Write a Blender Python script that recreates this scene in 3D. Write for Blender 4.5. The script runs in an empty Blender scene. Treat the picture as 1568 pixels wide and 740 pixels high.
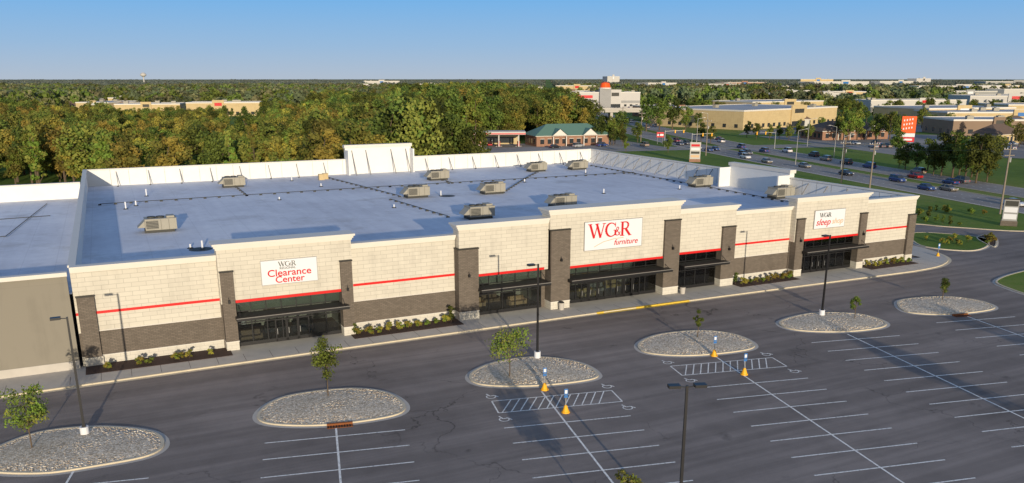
import bpy, bmesh, math, random
import numpy as np
from mathutils import Vector, Matrix
random.seed(7); rng=np.random.default_rng(11)
scene=bpy.context.scene
COL=scene.collection
R=math.radians
# ------------------------------------------------------------------ materials
def nmat(name):
    m=bpy.data.materials.new(name); m.use_nodes=True
    nt=m.node_tree; b=nt.nodes['Principled BSDF']; return m,nt,b
def setspec(b,v):
    b.inputs['Specular IOR Level'].default_value=v
def noise(nt,vec,scale,detail=4,rough=.55):
    n=nt.nodes.new('ShaderNodeTexNoise'); n.inputs['Scale'].default_value=scale
    n.inputs['Detail'].default_value=detail; n.inputs['Roughness'].default_value=rough
    nt.links.new(vec,n.inputs['Vector']); return n.outputs['Fac']
def ramp(nt,fac,stops):
    r=nt.nodes.new('ShaderNodeValToRGB'); nt.links.new(fac,r.inputs[0])
    el=r.color_ramp.elements
    while len(el)<len(stops): el.new(.5)
    for e,(p,c) in zip(el,stops):
        e.position=p; e.color=(c[0],c[1],c[2],1) if hasattr(c,'__len__') else (c,c,c,1)
    return r.outputs[0]
def mix(nt,fac,a,b,mode='MIX'):
    n=nt.nodes.new('ShaderNodeMix'); n.data_type='RGBA'; n.blend_type=mode
    for s,v in ((n.inputs[0],fac),(n.inputs[6],a),(n.inputs[7],b)):
        if isinstance(v,(int,float)): s.default_value=v
        elif isinstance(v,(tuple,list)): s.default_value=(v[0],v[1],v[2],1)
        else: nt.links.new(v,s)
    return n.outputs[2]
def math_(nt,op,a,b=None,clamp=False):
    n=nt.nodes.new('ShaderNodeMath'); n.operation=op; n.use_clamp=clamp
    for i,v in enumerate((a,b)):
        if v is None: continue
        if isinstance(v,(int,float)): n.inputs[i].default_value=v
        else: nt.links.new(v,n.inputs[i])
    return n.outputs[0]
def bump(nt,b,h,strength,dist=.02):
    n=nt.nodes.new('ShaderNodeBump'); n.inputs['Strength'].default_value=strength; n.inputs['Distance'].default_value=dist
    nt.links.new(h,n.inputs['Height']); nt.links.new(n.outputs[0],b.inputs['Normal'])
def ocoord(nt):
    return nt.nodes.new('ShaderNodeTexCoord').outputs['Object']
def simple(name,c,rough=.7,metal=0,spec=.3,nz=2.0,amt=.15,bmp=0):
    m,nt,b=nmat(name); v=ocoord(nt)
    f=noise(nt,v,nz,5)
    col=mix(nt,f,tuple(x*(1-amt) for x in c),tuple(min(1,x*(1+amt)) for x in c))
    nt.links.new(col,b.inputs['Base Color'])
    b.inputs['Roughness'].default_value=rough; b.inputs['Metallic'].default_value=metal; setspec(b,spec)
    if bmp: bump(nt,b,noise(nt,v,nz*15,3),bmp)
    return m
def wallvec(nt):
    s=nt.nodes.new('ShaderNodeSeparateXYZ'); nt.links.new(ocoord(nt),s.inputs[0])
    c=nt.nodes.new('ShaderNodeCombineXYZ'); nt.links.new(math_(nt,'ADD',s.outputs[0],s.outputs[1]),c.inputs[0]); nt.links.new(s.outputs[2],c.inputs[1])
    return c.outputs[0]
def brick(name,c1,c2,cm,w,h,mort,rough=.85,streak=.12):
    m,nt,b=nmat(name); v=wallvec(nt)
    t=nt.nodes.new('ShaderNodeTexBrick'); nt.links.new(v,t.inputs['Vector'])
    t.inputs['Color1'].default_value=(*c1,1); t.inputs['Color2'].default_value=(*c2,1); t.inputs['Mortar'].default_value=(*cm,1)
    t.inputs['Scale'].default_value=1; t.inputs['Mortar Size'].default_value=mort; t.inputs['Brick Width'].default_value=w; t.inputs['Row Height'].default_value=h
    mp=nt.nodes.new('ShaderNodeMapping'); mp.inputs['Scale'].default_value=(1.3,.12,1); nt.links.new(v,mp.inputs[0])
    f=noise(nt,mp.outputs[0],1.0,6)
    f2=noise(nt,v,.35,3)
    g=ramp(nt,math_(nt,'ADD',f,f2),[(.7,1-streak),(1.15,1.0+0)])
    nt.links.new(mix(nt,1.0,t.outputs['Color'],g,'MULTIPLY'),b.inputs['Base Color'])
    b.inputs['Roughness'].default_value=rough; setspec(b,.2)
    bump(nt,b,t.outputs['Fac'],-.4,.01)
    return m
M={}
M['cream']=brick('cream_block',(.56,.525,.455),(.60,.565,.49),(.35,.33,.285),1.22,.41,.014)
M['brick']=brick('brown_brick',(.135,.112,.092),(.18,.15,.124),(.10,.087,.075),.41,.14,.02)
M['base']=brick('base_block',(.56,.53,.47),(.60,.57,.50),(.41,.39,.35),.8,.32,.014)
M['taupe']=brick('taupe_panel',(.235,.215,.178),(.24,.22,.182),(.20,.18,.15),6,8,.01)
M['white']=simple('cornice_white',(.65,.62,.57),.6,amt=.05,nz=.8)
M['parapet']=simple('parapet_membrane',(.70,.70,.69),.6,amt=.07,nz=.6)
M['red']=simple('red_metal',(.62,.015,.015),.45,amt=.06)
M['black']=simple('black_metal',(.012,.012,.014),.4,amt=.2,spec=.5)
M['dark']=simple('dark_bronze',(.03,.028,.026),.5,amt=.2)
M['concrete']=simple('concrete',(.47,.44,.40),.85,amt=.16,nz=.9,bmp=.2)
M['kerbc']=simple('kerb_concrete',(.56,.49,.37),.85,amt=.18,nz=1.2,bmp=.2)
M['kerby']=simple('kerb_yellow_paint',(.66,.46,.06),.7,amt=.15,nz=3)
M['transom_bright']=simple('added_transom_bright_pane',(.25,.27,.23),.12,spec=.5,nz=.9,amt=.35)  # pale pane colour stands in for the bright interior seen through the transom
M['interior']=simple('interior_wall',(.55,.52,.46),.8,amt=.25,nz=.6)
M['hvac']=simple('hvac_metal',(.31,.29,.24),.5,amt=.12,nz=1.5)
M['hvacd']=simple('hvac_louver',(.05,.05,.045),.6,amt=.2)
M['brace']=simple('brace_steel',(.22,.21,.20),.5,amt=.2)
M['galv']=simple('galvanised',(.4,.4,.4),.45,metal=.6,amt=.12)
M['mulch']=simple('mulch',(.07,.046,.038),.95,amt=.5,nz=9,bmp=.8)
M['wood']=simple('bark',(.11,.08,.055),.9,amt=.3,nz=6)
M['pole']=simple('utility_pole_wood',(.24,.2,.16),.9,amt=.2)
M['yellow']=simple('yellow_plastic',(.85,.42,.02),.5,amt=.05)
M['blue']=simple('blue_sign',(.03,.15,.42),.5,amt=.05)
M['signw']=simple('sign_white',(.70,.71,.75),.4,amt=.02)
M['signred']=simple('sign_red',(.55,.012,.02),.5,amt=.03)
M['signgrey']=simple('sign_grey',(.06,.07,.06),.5,amt=.03)
M['signtan']=simple('sign_tan',(.62,.42,.25),.5,amt=.03)
M['orange']=simple('orange',(.80,.10,.01),.5,amt=.05)
M['rubber']=simple('rubber',(.015,.015,.015),.8)
M['rust']=simple('rust_iron',(.22,.075,.025),.8,amt=.4,nz=4)
M['greenroof']=simple('green_metal_roof',(.12,.22,.17),.5,amt=.1)
M['brownroof']=simple('brown_shingle',(.15,.105,.08),.9,amt=.2,nz=1)
M['redbrick']=brick('red_brick',(.28,.13,.08),(.33,.16,.10),(.3,.25,.2),.4,.15,.015)
M['tanwall']=brick('tan_wall',(.52,.40,.22),(.55,.43,.24),(.45,.35,.2),2.4,1.2,.02)
M['whitewall']=simple('white_wall',(.50,.48,.46),.7,amt=.08,nz=.3)
M['greywall']=simple('grey_wall',(.3,.3,.3),.7,amt=.1,nz=.3)
M['brownwall']=simple('brown_wall',(.24,.17,.12),.8,amt=.1,nz=.3)
M['flatroof']=simple('flat_roof',(.40,.40,.41),.8,amt=.2,nz=.08)
def asphalt(name,c,crack=True):
    m,nt,b=nmat(name); v=ocoord(nt)
    big=noise(nt,v,.045,5,.6); med=noise(nt,v,.5,6,.65); fine=noise(nt,v,22,3,.7)
    k=math_(nt,'ADD',math_(nt,'MULTIPLY',big,.9),math_(nt,'ADD',math_(nt,'MULTIPLY',med,.35),math_(nt,'MULTIPLY',fine,.45)))
    base=ramp(nt,k,[(.6,tuple(x*.72 for x in c)),(1.15,tuple(x*1.25 for x in c))])
    col=base
    if crack:
        vo=nt.nodes.new('ShaderNodeTexVoronoi'); vo.feature='DISTANCE_TO_EDGE'; vo.inputs['Scale'].default_value=.085
        n3=nt.nodes.new('ShaderNodeTexNoise'); n3.inputs['Scale'].default_value=.25; n3.inputs['Detail'].default_value=6
        nt.links.new(v,n3.inputs['Vector'])
        va=nt.nodes.new('ShaderNodeVectorMath'); va.operation='MULTIPLY_ADD'
        nt.links.new(n3.outputs['Color'],va.inputs[0]); va.inputs[1].default_value=(9,9,0); nt.links.new(v,va.inputs[2])
        nt.links.new(va.outputs[0],vo.inputs['Vector'])
        line=ramp(nt,vo.outputs['Distance'],[(.0015,1.0),(.0045,0.0)])
        gate=ramp(nt,noise(nt,v,.06,2),[(.5,0.0),(.56,1.0)])
        f=math_(nt,'MULTIPLY',math_(nt,'MULTIPLY',line,gate),.6)
        col=mix(nt,f,col,(.02,.019,.019))
        mp=nt.nodes.new('ShaderNodeMapping'); mp.inputs['Scale'].default_value=(.02,.55,1); nt.links.new(v,mp.inputs[0])
        stk=ramp(nt,noise(nt,mp.outputs[0],1.0,5,.6),[(.42,.84),(.6,1.10)])
        col=mix(nt,1.0,col,stk,'MULTIPLY')
        v2=nt.nodes.new('ShaderNodeTexVoronoi'); v2.inputs['Scale'].default_value=.38; nt.links.new(va.outputs[0],v2.inputs['Vector'])
        sp=ramp(nt,v2.outputs['Distance'],[(.05,.6),(.2,0.0)])
        col=mix(nt,math_(nt,'MULTIPLY',sp,ramp(nt,noise(nt,v,.3,2),[(.5,0.0),(.62,.8)])),col,(.05,.045,.045))
    nt.links.new(col,b.inputs['Base Color']); b.inputs['Roughness'].default_value=.9; setspec(b,.15)
    bump(nt,b,fine,.3,.008)
    return m
M['asphalt']=asphalt('parking_asphalt',(.215,.186,.172))
M['road']=asphalt('road_asphalt',(.27,.25,.235),False)
def paint(name,c):
    m,nt,b=nmat(name); v=ocoord(nt)
    f=ramp(nt,noise(nt,v,6,6,.7),[(.36,.0),(.5,1.0)])
    col=mix(nt,f,tuple(x*.45 for x in c),c); nt.links.new(col,b.inputs['Base Color']); b.inputs['Roughness'].default_value=.7
    return m
M['paintw']=paint('white_paint',(.88,.85,.80)); M['painty']=paint('yellow_paint',(.6,.42,.05))
def roofmat():
    m,nt,b=nmat('roof_membrane'); v=ocoord(nt)
    s=nt.nodes.new('ShaderNodeSeparateXYZ'); nt.links.new(v,s.inputs[0])
    def seam(sock,period,w):
        fr=math_(nt,'FRACT',math_(nt,'DIVIDE',sock,period))
        return math_(nt,'LESS_THAN',fr,w/period)
    sm=math_(nt,'MAXIMUM',seam(s.outputs[0],3.05,.10),seam(s.outputs[1],30.0,.12))
    big=noise(nt,v,.05,5,.6); mp=nt.nodes.new('ShaderNodeMapping'); mp.inputs['Scale'].default_value=(.6,.05,1); nt.links.new(v,mp.inputs[0])
    st=noise(nt,mp.outputs[0],1,5,.6); med=noise(nt,v,.7,6,.7)
    k=math_(nt,'ADD',math_(nt,'ADD',math_(nt,'MULTIPLY',big,.6),math_(nt,'MULTIPLY',st,.25)),math_(nt,'MULTIPLY',med,.3))
    col=ramp(nt,k,[(.4,(.48,.49,.55)),(.58,(.62,.64,.71)),(.72,(.72,.74,.80))])
    col=mix(nt,math_(nt,'MULTIPLY',sm,.16),col,(.3,.3,.34))
    dirt=ramp(nt,noise(nt,v,.12,6,.7),[(.54,0.0),(.72,.6)])
    col=mix(nt,dirt,col,(.38,.37,.38))
    nt.links.new(col,b.inputs['Base Color']); b.inputs['Roughness'].default_value=.65; setspec(b,.2)
    bump(nt,b,med,.15,.03)
    return m
M['roof']=roofmat()
def groundmat():
    m,nt,b=nmat('grass_ground'); v=ocoord(nt)
    a=noise(nt,v,.012,6,.6); f=noise(nt,v,.5,6,.7); ff=noise(nt,v,6,3,.7)
    k=math_(nt,'ADD',math_(nt,'MULTIPLY',a,.55),math_(nt,'ADD',math_(nt,'MULTIPLY',f,.25),math_(nt,'MULTIPLY',ff,.2)))
    col=ramp(nt,k,[(.36,(.07,.115,.02)),(.5,(.13,.20,.035)),(.64,(.24,.23,.075))])
    nt.links.new(col,b.inputs['Base Color']); b.inputs['Roughness'].default_value=.95; setspec(b,.1)
    bump(nt,b,ff,.8,.05)
    return m
M['ground']=groundmat()
def gravelmat():
    m,nt,b=nmat('river_stone'); v=ocoord(nt)
    vo=nt.nodes.new('ShaderNodeTexVoronoi'); vo.inputs['Scale'].default_value=8; nt.links.new(v,vo.inputs['Vector'])
    s=nt.nodes.new('ShaderNodeSeparateColor'); nt.links.new(vo.outputs['Color'],s.inputs[0])
    col=ramp(nt,s.outputs[0],[(0,(.40,.33,.24)),(.5,(.64,.55,.43)),(1,(.80,.72,.60))])
    edge=ramp(nt,vo.outputs['Distance'],[(.3,1.0),(.8,.6)])
    nt.links.new(mix(nt,1.0,col,edge,'MULTIPLY'),b.inputs['Base Color']); b.inputs['Roughness'].default_value=.85
    bump(nt,b,vo.outputs['Distance'],-.7,.05)
    return m
M['gravel']=gravelmat()
def stonemat(i,c): return simple('stone_%d'%i,c,.8,amt=.15)
def glassmat():
    m=bpy.data.materials.new('storefront_glass'); m.use_nodes=True; nt=m.node_tree; nt.nodes.clear()
    o=nt.nodes.new('ShaderNodeOutputMaterial'); t=nt.nodes.new('ShaderNodeBsdfTransparent'); g=nt.nodes.new('ShaderNodeBsdfGlossy')
    t.inputs[0].default_value=(.66,.70,.69,1); g.inputs['Roughness'].default_value=.03; g.inputs[0].default_value=(.9,.9,.9,1)
    fr=nt.nodes.new('ShaderNodeFresnel'); fr.inputs[0].default_value=1.7
    mx=nt.nodes.new('ShaderNodeMixShader'); nt.links.new(fr.outputs[0],mx.inputs[0]); nt.links.new(t.outputs[0],mx.inputs[1]); nt.links.new(g.outputs[0],mx.inputs[2])
    nt.links.new(mx.outputs[0],o.inputs[0]); return m
M['glass']=glassmat()
M['wglass']=simple('window_glass',(.03,.035,.04),.1,spec=.6,nz=.4,amt=.5)
def leafmat(name,c,var=.6):
    m,nt,b=nmat(name); v=nt.nodes.new('ShaderNodeTexCoord').outputs['Object']
    f=noise(nt,v,.6,4); oi=nt.nodes.new('ShaderNodeObjectInfo')
    col=mix(nt,f,tuple(x*.65 for x in c),tuple(x*1.4 for x in c))
    hs=nt.nodes.new('ShaderNodeHueSaturation'); nt.links.new(col,hs.inputs['Color'])
    nt.links.new(math_(nt,'ADD',math_(nt,'MULTIPLY',oi.outputs['Random'],.05),.475),hs.inputs['Hue'])
    nt.links.new(math_(nt,'ADD',math_(nt,'MULTIPLY',oi.outputs['Random'],var),1-var*.5),hs.inputs['Value'])
    nt.links.new(hs.outputs[0],b.inputs['Base Color']); b.inputs['Roughness'].default_value=.7; setspec(b,.15)
    tr=nt.nodes.new('ShaderNodeBsdfTranslucent'); nt.links.new(hs.outputs[0],tr.inputs[0])
    mx=nt.nodes.new('ShaderNodeMixShader'); mx.inputs[0].default_value=.25
    nt.links.new(b.outputs[0],mx.inputs[1]); nt.links.new(tr.outputs[0],mx.inputs[2])
    nt.links.new(mx.outputs[0],nt.nodes['Material Output'].inputs[0]); return m
LF=dict(dg=leafmat('leaf_dark',(.072,.104,.024),.8),mg=leafmat('leaf_mid',(.135,.170,.034),.8),ol=leafmat('leaf_olive',(.215,.210,.044),.7),
        ye=leafmat('leaf_yellow',(.35,.285,.055),.6),br=leafmat('leaf_bright',(.18,.25,.042),.6),fa=leafmat('leaf_far_hazed',(.125,.150,.075),.7),fb=leafmat('leaf_far_olive_hazed',(.21,.20,.095),.7),  # far leaf greens carry distance haze as a paler, bluer tint
        ha=leafmat('leaf_horizon_hazed',(.155,.185,.155),.4),hb=leafmat('leaf_horizon_olive_hazed',(.20,.21,.165),.4))  # horizon leaves painted palest and bluest, with the haze in their colour
# ------------------------------------------------------------------ mesh helpers
class MB:
    def __init__(s): s.v=[];s.f=[];s.m=[];s.mats=[]
    def mi(s,k):
        m=M[k] if isinstance(k,str) else k
        if m not in s.mats: s.mats.append(m)
        return s.mats.index(m)
    def poly(s,pts,k):
        n=len(s.v); s.v+= [tuple(p) for p in pts]; s.f.append(tuple(range(n,n+len(pts)))); s.m.append(s.mi(k))
    def box(s,x0,x1,y0,y1,z0,z1,k):
        n=len(s.v); s.v+=[(x0,y0,z0),(x1,y0,z0),(x1,y1,z0),(x0,y1,z0),(x0,y0,z1),(x1,y0,z1),(x1,y1,z1),(x0,y1,z1)]
        i=s.mi(k)
        for f in ((3,2,1,0),(4,5,6,7),(0,1,5,4),(1,2,6,5),(2,3,7,6),(3,0,4,7)):
            s.f.append(tuple(n+a for a in f)); s.m.append(i)
    def beam(s,a,b,w,k,w2=None,n=4):
        a=Vector(a);b=Vector(b);d=(b-a).normalized()
        if abs(d.z)<.99: u=d.cross(Vector((0,0,1))).normalized()
        else: u=Vector((1,0,0))
        w2=w if w2 is None else w2; vv=d.cross(u); o=len(s.v); i=s.mi(k)
        for p,r in ((a,w),(b,w2)):
            for j in range(n):
                t=2*math.pi*(j+.5)/n; s.v.append(tuple(p+(u*math.cos(t)+vv*math.sin(t))*r))
        for j in range(n):
            s.f.append((o+j,o+(j+1)%n,o+n+(j+1)%n,o+n+j)); s.m.append(i)
        s.f.append(tuple(o+n+j for j in range(n))); s.m.append(i)
        s.f.append(tuple(o+n-1-j for j in range(n))); s.m.append(i)
    def obj(s,name,parent=None,loc=None,rot=0,bevel=0,coll=None,smooth=False):
        me=bpy.data.meshes.new(name); me.from_pydata(s.v,[],s.f)
        for m in s.mats: me.materials.append(m)
        me.polygons.foreach_set('material_index',s.m)
        if smooth: me.polygons.foreach_set('use_smooth',[True]*len(s.f))
        me.update(); o=bpy.data.objects.new(name,me); (coll or COL).objects.link(o)
        if parent: o.parent=parent
        if loc: o.location=loc
        o.rotation_euler[2]=rot
        if bevel:
            md=o.modifiers.new('bevel','BEVEL'); md.width=bevel; md.segments=2; md.limit_method='ANGLE'
        return o
def empty(name,loc=(0,0,0),rot=0):
    e=bpy.data.objects.new(name,None); COL.objects.link(e); e.location=loc; e.rotation_euler[2]=rot; e.empty_display_size=.5; return e
def inst(name,src,loc,rot=0,sc=1):
    o=bpy.data.objects.new(name,src.data); COL.objects.link(o); o.location=loc; o.rotation_euler[2]=rot
    o.scale=(sc,sc,sc) if not hasattr(sc,'__len__') else sc
    return o
def catmull(P,n=8,closed=False):
    P=[Vector((p[0],p[1])) for p in P]; out=[]; N=len(P)
    rg=range(N) if closed else range(N-1)
    for i in rg:
        if closed: p0,p1,p2,p3=P[i-1],P[i],P[(i+1)%N],P[(i+2)%N]
        else: p0,p1,p2,p3=P[max(i-1,0)],P[i],P[i+1],P[min(i+2,N-1)]
        for j in range(n):
            t=j/n
            out.append(.5*((2*p1)+(p2-p0)*t+(2*p0-5*p1+4*p2-p3)*t*t+(3*p1-p0-3*p2+p3)*t**3))
    if not closed: out.append(P[-1])
    return out
def offs(L,o,closed=False):
    out=[];N=len(L)
    for i,p in enumerate(L):
        a=L[i-1] if (closed or i>0) else L[i]; b=L[(i+1)%N] if (closed or i<N-1) else L[i]
        d=(b-a).normalized(); out.append(p+Vector((d.y,-d.x))*o)
    return out
def ribbon(mb,L,o0,o1,z,k,closed=False,z1=None):
    A=offs(L,o0,closed);B=offs(L,o1,closed);N=len(L); z1=z if z1 is None else z1
    for i in range(N if closed else N-1):
        j=(i+1)%N
        mb.poly([(*A[i],z),(*B[i],z1),(*B[j],z1),(*A[j],z)],k)
# ------------------------------------------------------------------ camera, world, sun
cam=bpy.data.objects.new('camera',bpy.data.cameras.new('camera')); COL.objects.link(cam); scene.camera=cam
cam.location=(0,0,25); cam.rotation_euler=(R(90-15.98),0,R(-25.7))
cam.data.sensor_width=36; cam.data.lens=36*1268/1568; cam.data.shift_y=113/1568; cam.data.clip_end=40000; cam.data.clip_start=.5
SUN_EL=8.5; SUN_AZ=191.0
w=bpy.data.worlds.new('World'); scene.world=w; w.use_nodes=True; nt=w.node_tree
sky=nt.nodes.new('ShaderNodeTexSky'); sky.sky_type='NISHITA'; sky.sun_disc=False
sky.sun_elevation=R(SUN_EL); sky.sun_rotation=R(SUN_AZ); sky.altitude=200; sky.air_density=1.0; sky.dust_density=.3; sky.ozone_density=3
# evening sky: clear blue away from the sun, pale warm glow in the solar half, blended with the physical sky
tc=nt.nodes.new('ShaderNodeTexCoord'); sp=nt.nodes.new('ShaderNodeSeparateXYZ'); nt.links.new(tc.outputs['Generated'],sp.inputs[0])
grad=ramp(nt,sp.outputs[2],[(0,(.43,.52,.65)),(.035,(.30,.48,.73)),(.09,(.155,.43,.82)),(.3,(.14,.30,.60)),(1,(.14,.23,.42))])
warm=ramp(nt,sp.outputs[2],[(0,(.72,.58,.42)),(.15,(.54,.50,.44)),(.5,(.32,.37,.44)),(1,(.14,.23,.42))])
fac=ramp(nt,math_(nt,'ADD',math_(nt,'MULTIPLY',sp.outputs[1],.5),.5),[(.28,1.0),(.56,0.0)])
g2=mix(nt,fac,grad,warm)
scl=nt.nodes.new('ShaderNodeVectorMath'); scl.operation='SCALE'; nt.links.new(sky.outputs[0],scl.inputs[0]); scl.inputs[3].default_value=.12
bgc=mix(nt,.92,scl.outputs[0],g2)
bg=nt.nodes['Background']; nt.links.new(bgc,bg.inputs[0]); bg.inputs[1].default_value=1.0
sd=bpy.data.lights.new('sun','SUN'); sd.energy=4.5; sd.angle=R(.5); sd.color=(1,.86,.65)
so=bpy.data.objects.new('sun',sd); COL.objects.link(so)
dirv=Vector((math.sin(R(SUN_AZ))*math.cos(R(SUN_EL)),math.cos(R(SUN_AZ))*math.cos(R(SUN_EL)),math.sin(R(SUN_EL))))
so.rotation_euler=dirv.to_track_quat('Z','Y').to_euler(); so.location=(0,-50,60)
scene.view_settings.view_transform='Standard'; scene.view_settings.look='None'; scene.view_settings.exposure=0
# ------------------------------------------------------------------ ground and roads
b=MB(); b.poly([(-9000,-3000,0),(16000,-3000,0),(16000,18000,0),(-9000,18000,0)],'ground'); b.obj('ground')
b=MB(); b.poly([(p[0],p[1],.012) for p in [(-150,-60),(165,-60),(152,60),(149,84),(138,87.6),(132.4,93.8),(129,99),(127,110),(127,175),(112,190),(-150,190)]],'asphalt'); b.obj('parking_lot')
NE=catmull([(125,-60),(141,30),(157,101),(168,151),(181,205),(205,290),(262,441),(350,640),(520,980),(900,1700)],10)
rd=empty('road')
b=MB(); ribbon(b,NE,0.5,13,.02,'road'); ribbon(b,NE,18,30.5,.02,'road'); ribbon(b,NE,0,.5,.06,'kerbc'); ribbon(b,NE,13,13.4,.06,'kerbc'); ribbon(b,NE,17.6,18,.06,'kerbc'); ribbon(b,NE,30.5,31,.06,'kerbc'); b.obj('carriageways',rd)
b=MB()
for o in (.9,12.6,18.4,30.1): ribbon(b,NE,o,o+.15,.03,'paintw' if o in(.9,30.1) else 'painty')
D=catmull([tuple(p) for p in NE],6)
for i in range(0,len(D)-3,3):
    for o in (4.7,8.6,22.2,26.3): ribbon(b,D[i:i+2],o,o+.15,.03,'paintw')
b.obj('lane_markings',rd)
CR=catmull([(118,268),(150,262),(200,252),(270,235),(360,208),(520,160),(900,40)],10)
cr=empty('cross_street'); b=MB(); ribbon(b,CR,-7,7,.035,'road'); ribbon(b,CR,-7.4,-7,.06,'kerbc'); ribbon(b,CR,7,7.4,.06,'kerbc'); b.obj('surface',cr)
b=MB(); ribbon(b,CR,-.2,.2,.045,'painty'); b.obj('centre_line',cr)
def slab(name,pts,z,k):
    b=MB(); b.poly([(p[0],p[1],z) for p in pts],k); return b.obj(name)
slab('parking_lot',[(240,200),(262,292),(330,275),(400,225),(370,140),(300,140)],.024,'road')
slab('parking_lot',[(262,305),(285,326),(385,350),(520,330),(500,260),(340,285)],.026,'road')
slab('parking_lot',[(110,272),(112,300),(195,300),(190,262),(150,268)],.016,'road')
slab('parking_lot',[(330,560),(350,660),(560,700),(640,560),(480,500)],.024,'road')
b=MB(); L=catmull([(149,84),(138,87.6),(132.4,93.8),(129,99),(127,110),(127,175),(112,190)],5)
ribbon(b,L,0,.35,.12,'kerbc'); ribbon(b,L,-.0,-.02,.0,'kerbc',z1=.12); b.obj('verge_kerb')
def kerbed(name,pts,top,kw=.22,hgt=.14,closed=True,gutter=.35,n=6,smooth=True):
    e=empty(name); L=catmull(pts,n,True)
    area=sum(L[i].x*L[(i+1)%len(L)].y-L[(i+1)%len(L)].x*L[i].y for i in range(len(L)))
    if area<0: L.reverse()
    b=MB(); N=len(L); O=L; I=offs(L,-kw,True); G=offs(L,gutter,True)
    for i in range(N):
        j=(i+1)%N
        b.poly([(*G[i],.022),(*G[j],.022),(*O[j],.026),(*O[i],.026)],'concrete')
        b.poly([(*O[i],0),(*O[j],0),(*O[j],hgt),(*O[i],hgt)],'kerbc')
        b.poly([(*O[i],hgt),(*O[j],hgt),(*I[j],hgt),(*I[i],hgt)],'kerbc')
        b.poly([(*I[i],hgt),(*I[j],hgt),(*I[j],hgt-.05),(*I[i],hgt-.05)],'kerbc')
    b.obj('kerb',e)
    b=MB()
    if top=='gravel':
        c=Vector((sum(p.x for p in I)/N,sum(p.y for p in I)/N)); prev=[(p,hgt-.03) for p in I]
        for t,z in ((.8,.06),(.5,.12),(.2,.14)):
            cur=[(c+(p-c)*t,hgt-.03+z) for p in I]
            for i in range(N):
                j=(i+1)%N; b.poly([(*prev[i][0],prev[i][1]),(*prev[j][0],prev[j][1]),(*cur[j][0],cur[j][1]),(*cur[i][0],cur[i][1])],top)
            prev=cur
        b.poly([(*p,z) for p,z in prev],top)
    else: b.poly([(*p,hgt-.03) for p in I],top)
    b.obj('bed',e)
    return e,I
ISL=[[(1.2,59.4),(.4,62.1),(-3.1,64.7),(-7,65.4),(-9.8,63.2),(-10,60.2),(-6.5,57.9),(-3.1,57.5),(.1,57.7)],
[(8.2,62.4),(8.4,59.8),(12.3,57.6),(17.3,57.1),(18.9,58.8),(18.3,62.2),(15.6,64.4),(10.8,64.8)],
[(26.2,63.0),(26.2,60.3),(30.2,58.1),(35.2,57.4),(36.6,58.9),(36.3,62.1),(33.6,64.8),(29.4,65.0)],
[(44.4,63.9),(43.7,61.2),(47.0,58.8),(52.6,57.9),(54.7,59.2),(54.9,62.6),(52.5,65.0),(48.0,65.6)],
[(62.4,63.9),(61.6,60.9),(65.4,58.3),(70.2,57.6),(72.5,59.1),(72.2,62.5),(68.1,64.8)],
[(80.1,63.9),(77.8,60.5),(81.3,57.9),(87.6,57.3),(89.5,59.9),(87.8,63.3),(83.1,64.6)]]
def inside(p,P):
    c=False;n=len(P)
    for i in range(n):
        a=P[i];q=P[i-1]
        if (a[1]>p[1])!=(q[1]>p[1]) and p[0]<(q[0]-a[0])*(p[1]-a[1])/(q[1]-a[1])+a[0]: c=not c
    return c
gp=[]
for I in ISL:
    e,L=kerbed('gravel_island',I,'gravel')
    xs=[p.x for p in L];ys=[p.y for p in L]; cx=sum(xs)/len(xs);cy=sum(ys)/len(ys)
    for _ in range(int((max(xs)-min(xs))*(max(ys)-min(ys))*26)):
        p=(random.uniform(min(xs),max(xs)),random.uniform(min(ys),max(ys)))
        if inside(p,L):
            q=math.hypot((p[0]-cx)/5.3,(p[1]-cy)/3.6); gp.append((p[0],p[1],.115+.14*max(0,1-q)**.8))
for pts in ([(120.5,94.5),(126.5,87.2),(122,82.2),(114.8,80.3),(111.8,86.5)],[(101.5,66.5),(98,62.5),(97,56),(99,49),(110,45),(130,50),(141,59),(132,66),(114,68.3)]):
    kerbed('grass_island',pts,'ground')
kerbed('planting_bed',[(121,80.6),(127.5,84.8),(129.5,87.4),(127.8,88),(124.5,86)],'mulch',gutter=.2)
sw=empty('sidewalk')
edge=[(-60,74.4),(-10,74.7),(10,74.9),(44,75.1),(64,74.9),(84,74.5),(95.6,74.3)]
edge=catmull(edge,4)+catmull([(95.6,74.3),(101.5,75.0),(106.3,77.3),(108.9,80.6),(110.4,85.2),(110.2,90)],6)[1:]
b=MB(); ribbon(b,edge,-.25,-.0,.15,'kerbc'); ribbon(b,edge,0,.01,.15,'kerbc',z1=0); ribbon(b,edge,.01,.42,.024,'kerbc')
b.obj('kerb',sw)
b=MB()
I=offs(edge,-.25)
b.poly([(*p,.148) for p in I]+[(104,90,.148),(104,80,.148),(-60,80,.148)],'concrete'); b.obj('paving',sw)
b=MB(); y=[(46.5,75.1),(50,75.1),(55,75.03),(59,74.98)]; L=catmull(y,4)
ribbon(b,L,-.27,.0,.156,'kerby'); ribbon(b,L,.012,.022,.156,'kerby',z1=.01); ribbon(b,L,.03,.4,.03,'kerby'); b.obj('yellow_kerb_paint',sw)
b=MB()
x=-58
while x<104:
    b.box(x,x+.03,75.2,77.3,.149,.153,'mulch'); x+=2.4
b.obj('joints',sw)
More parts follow.
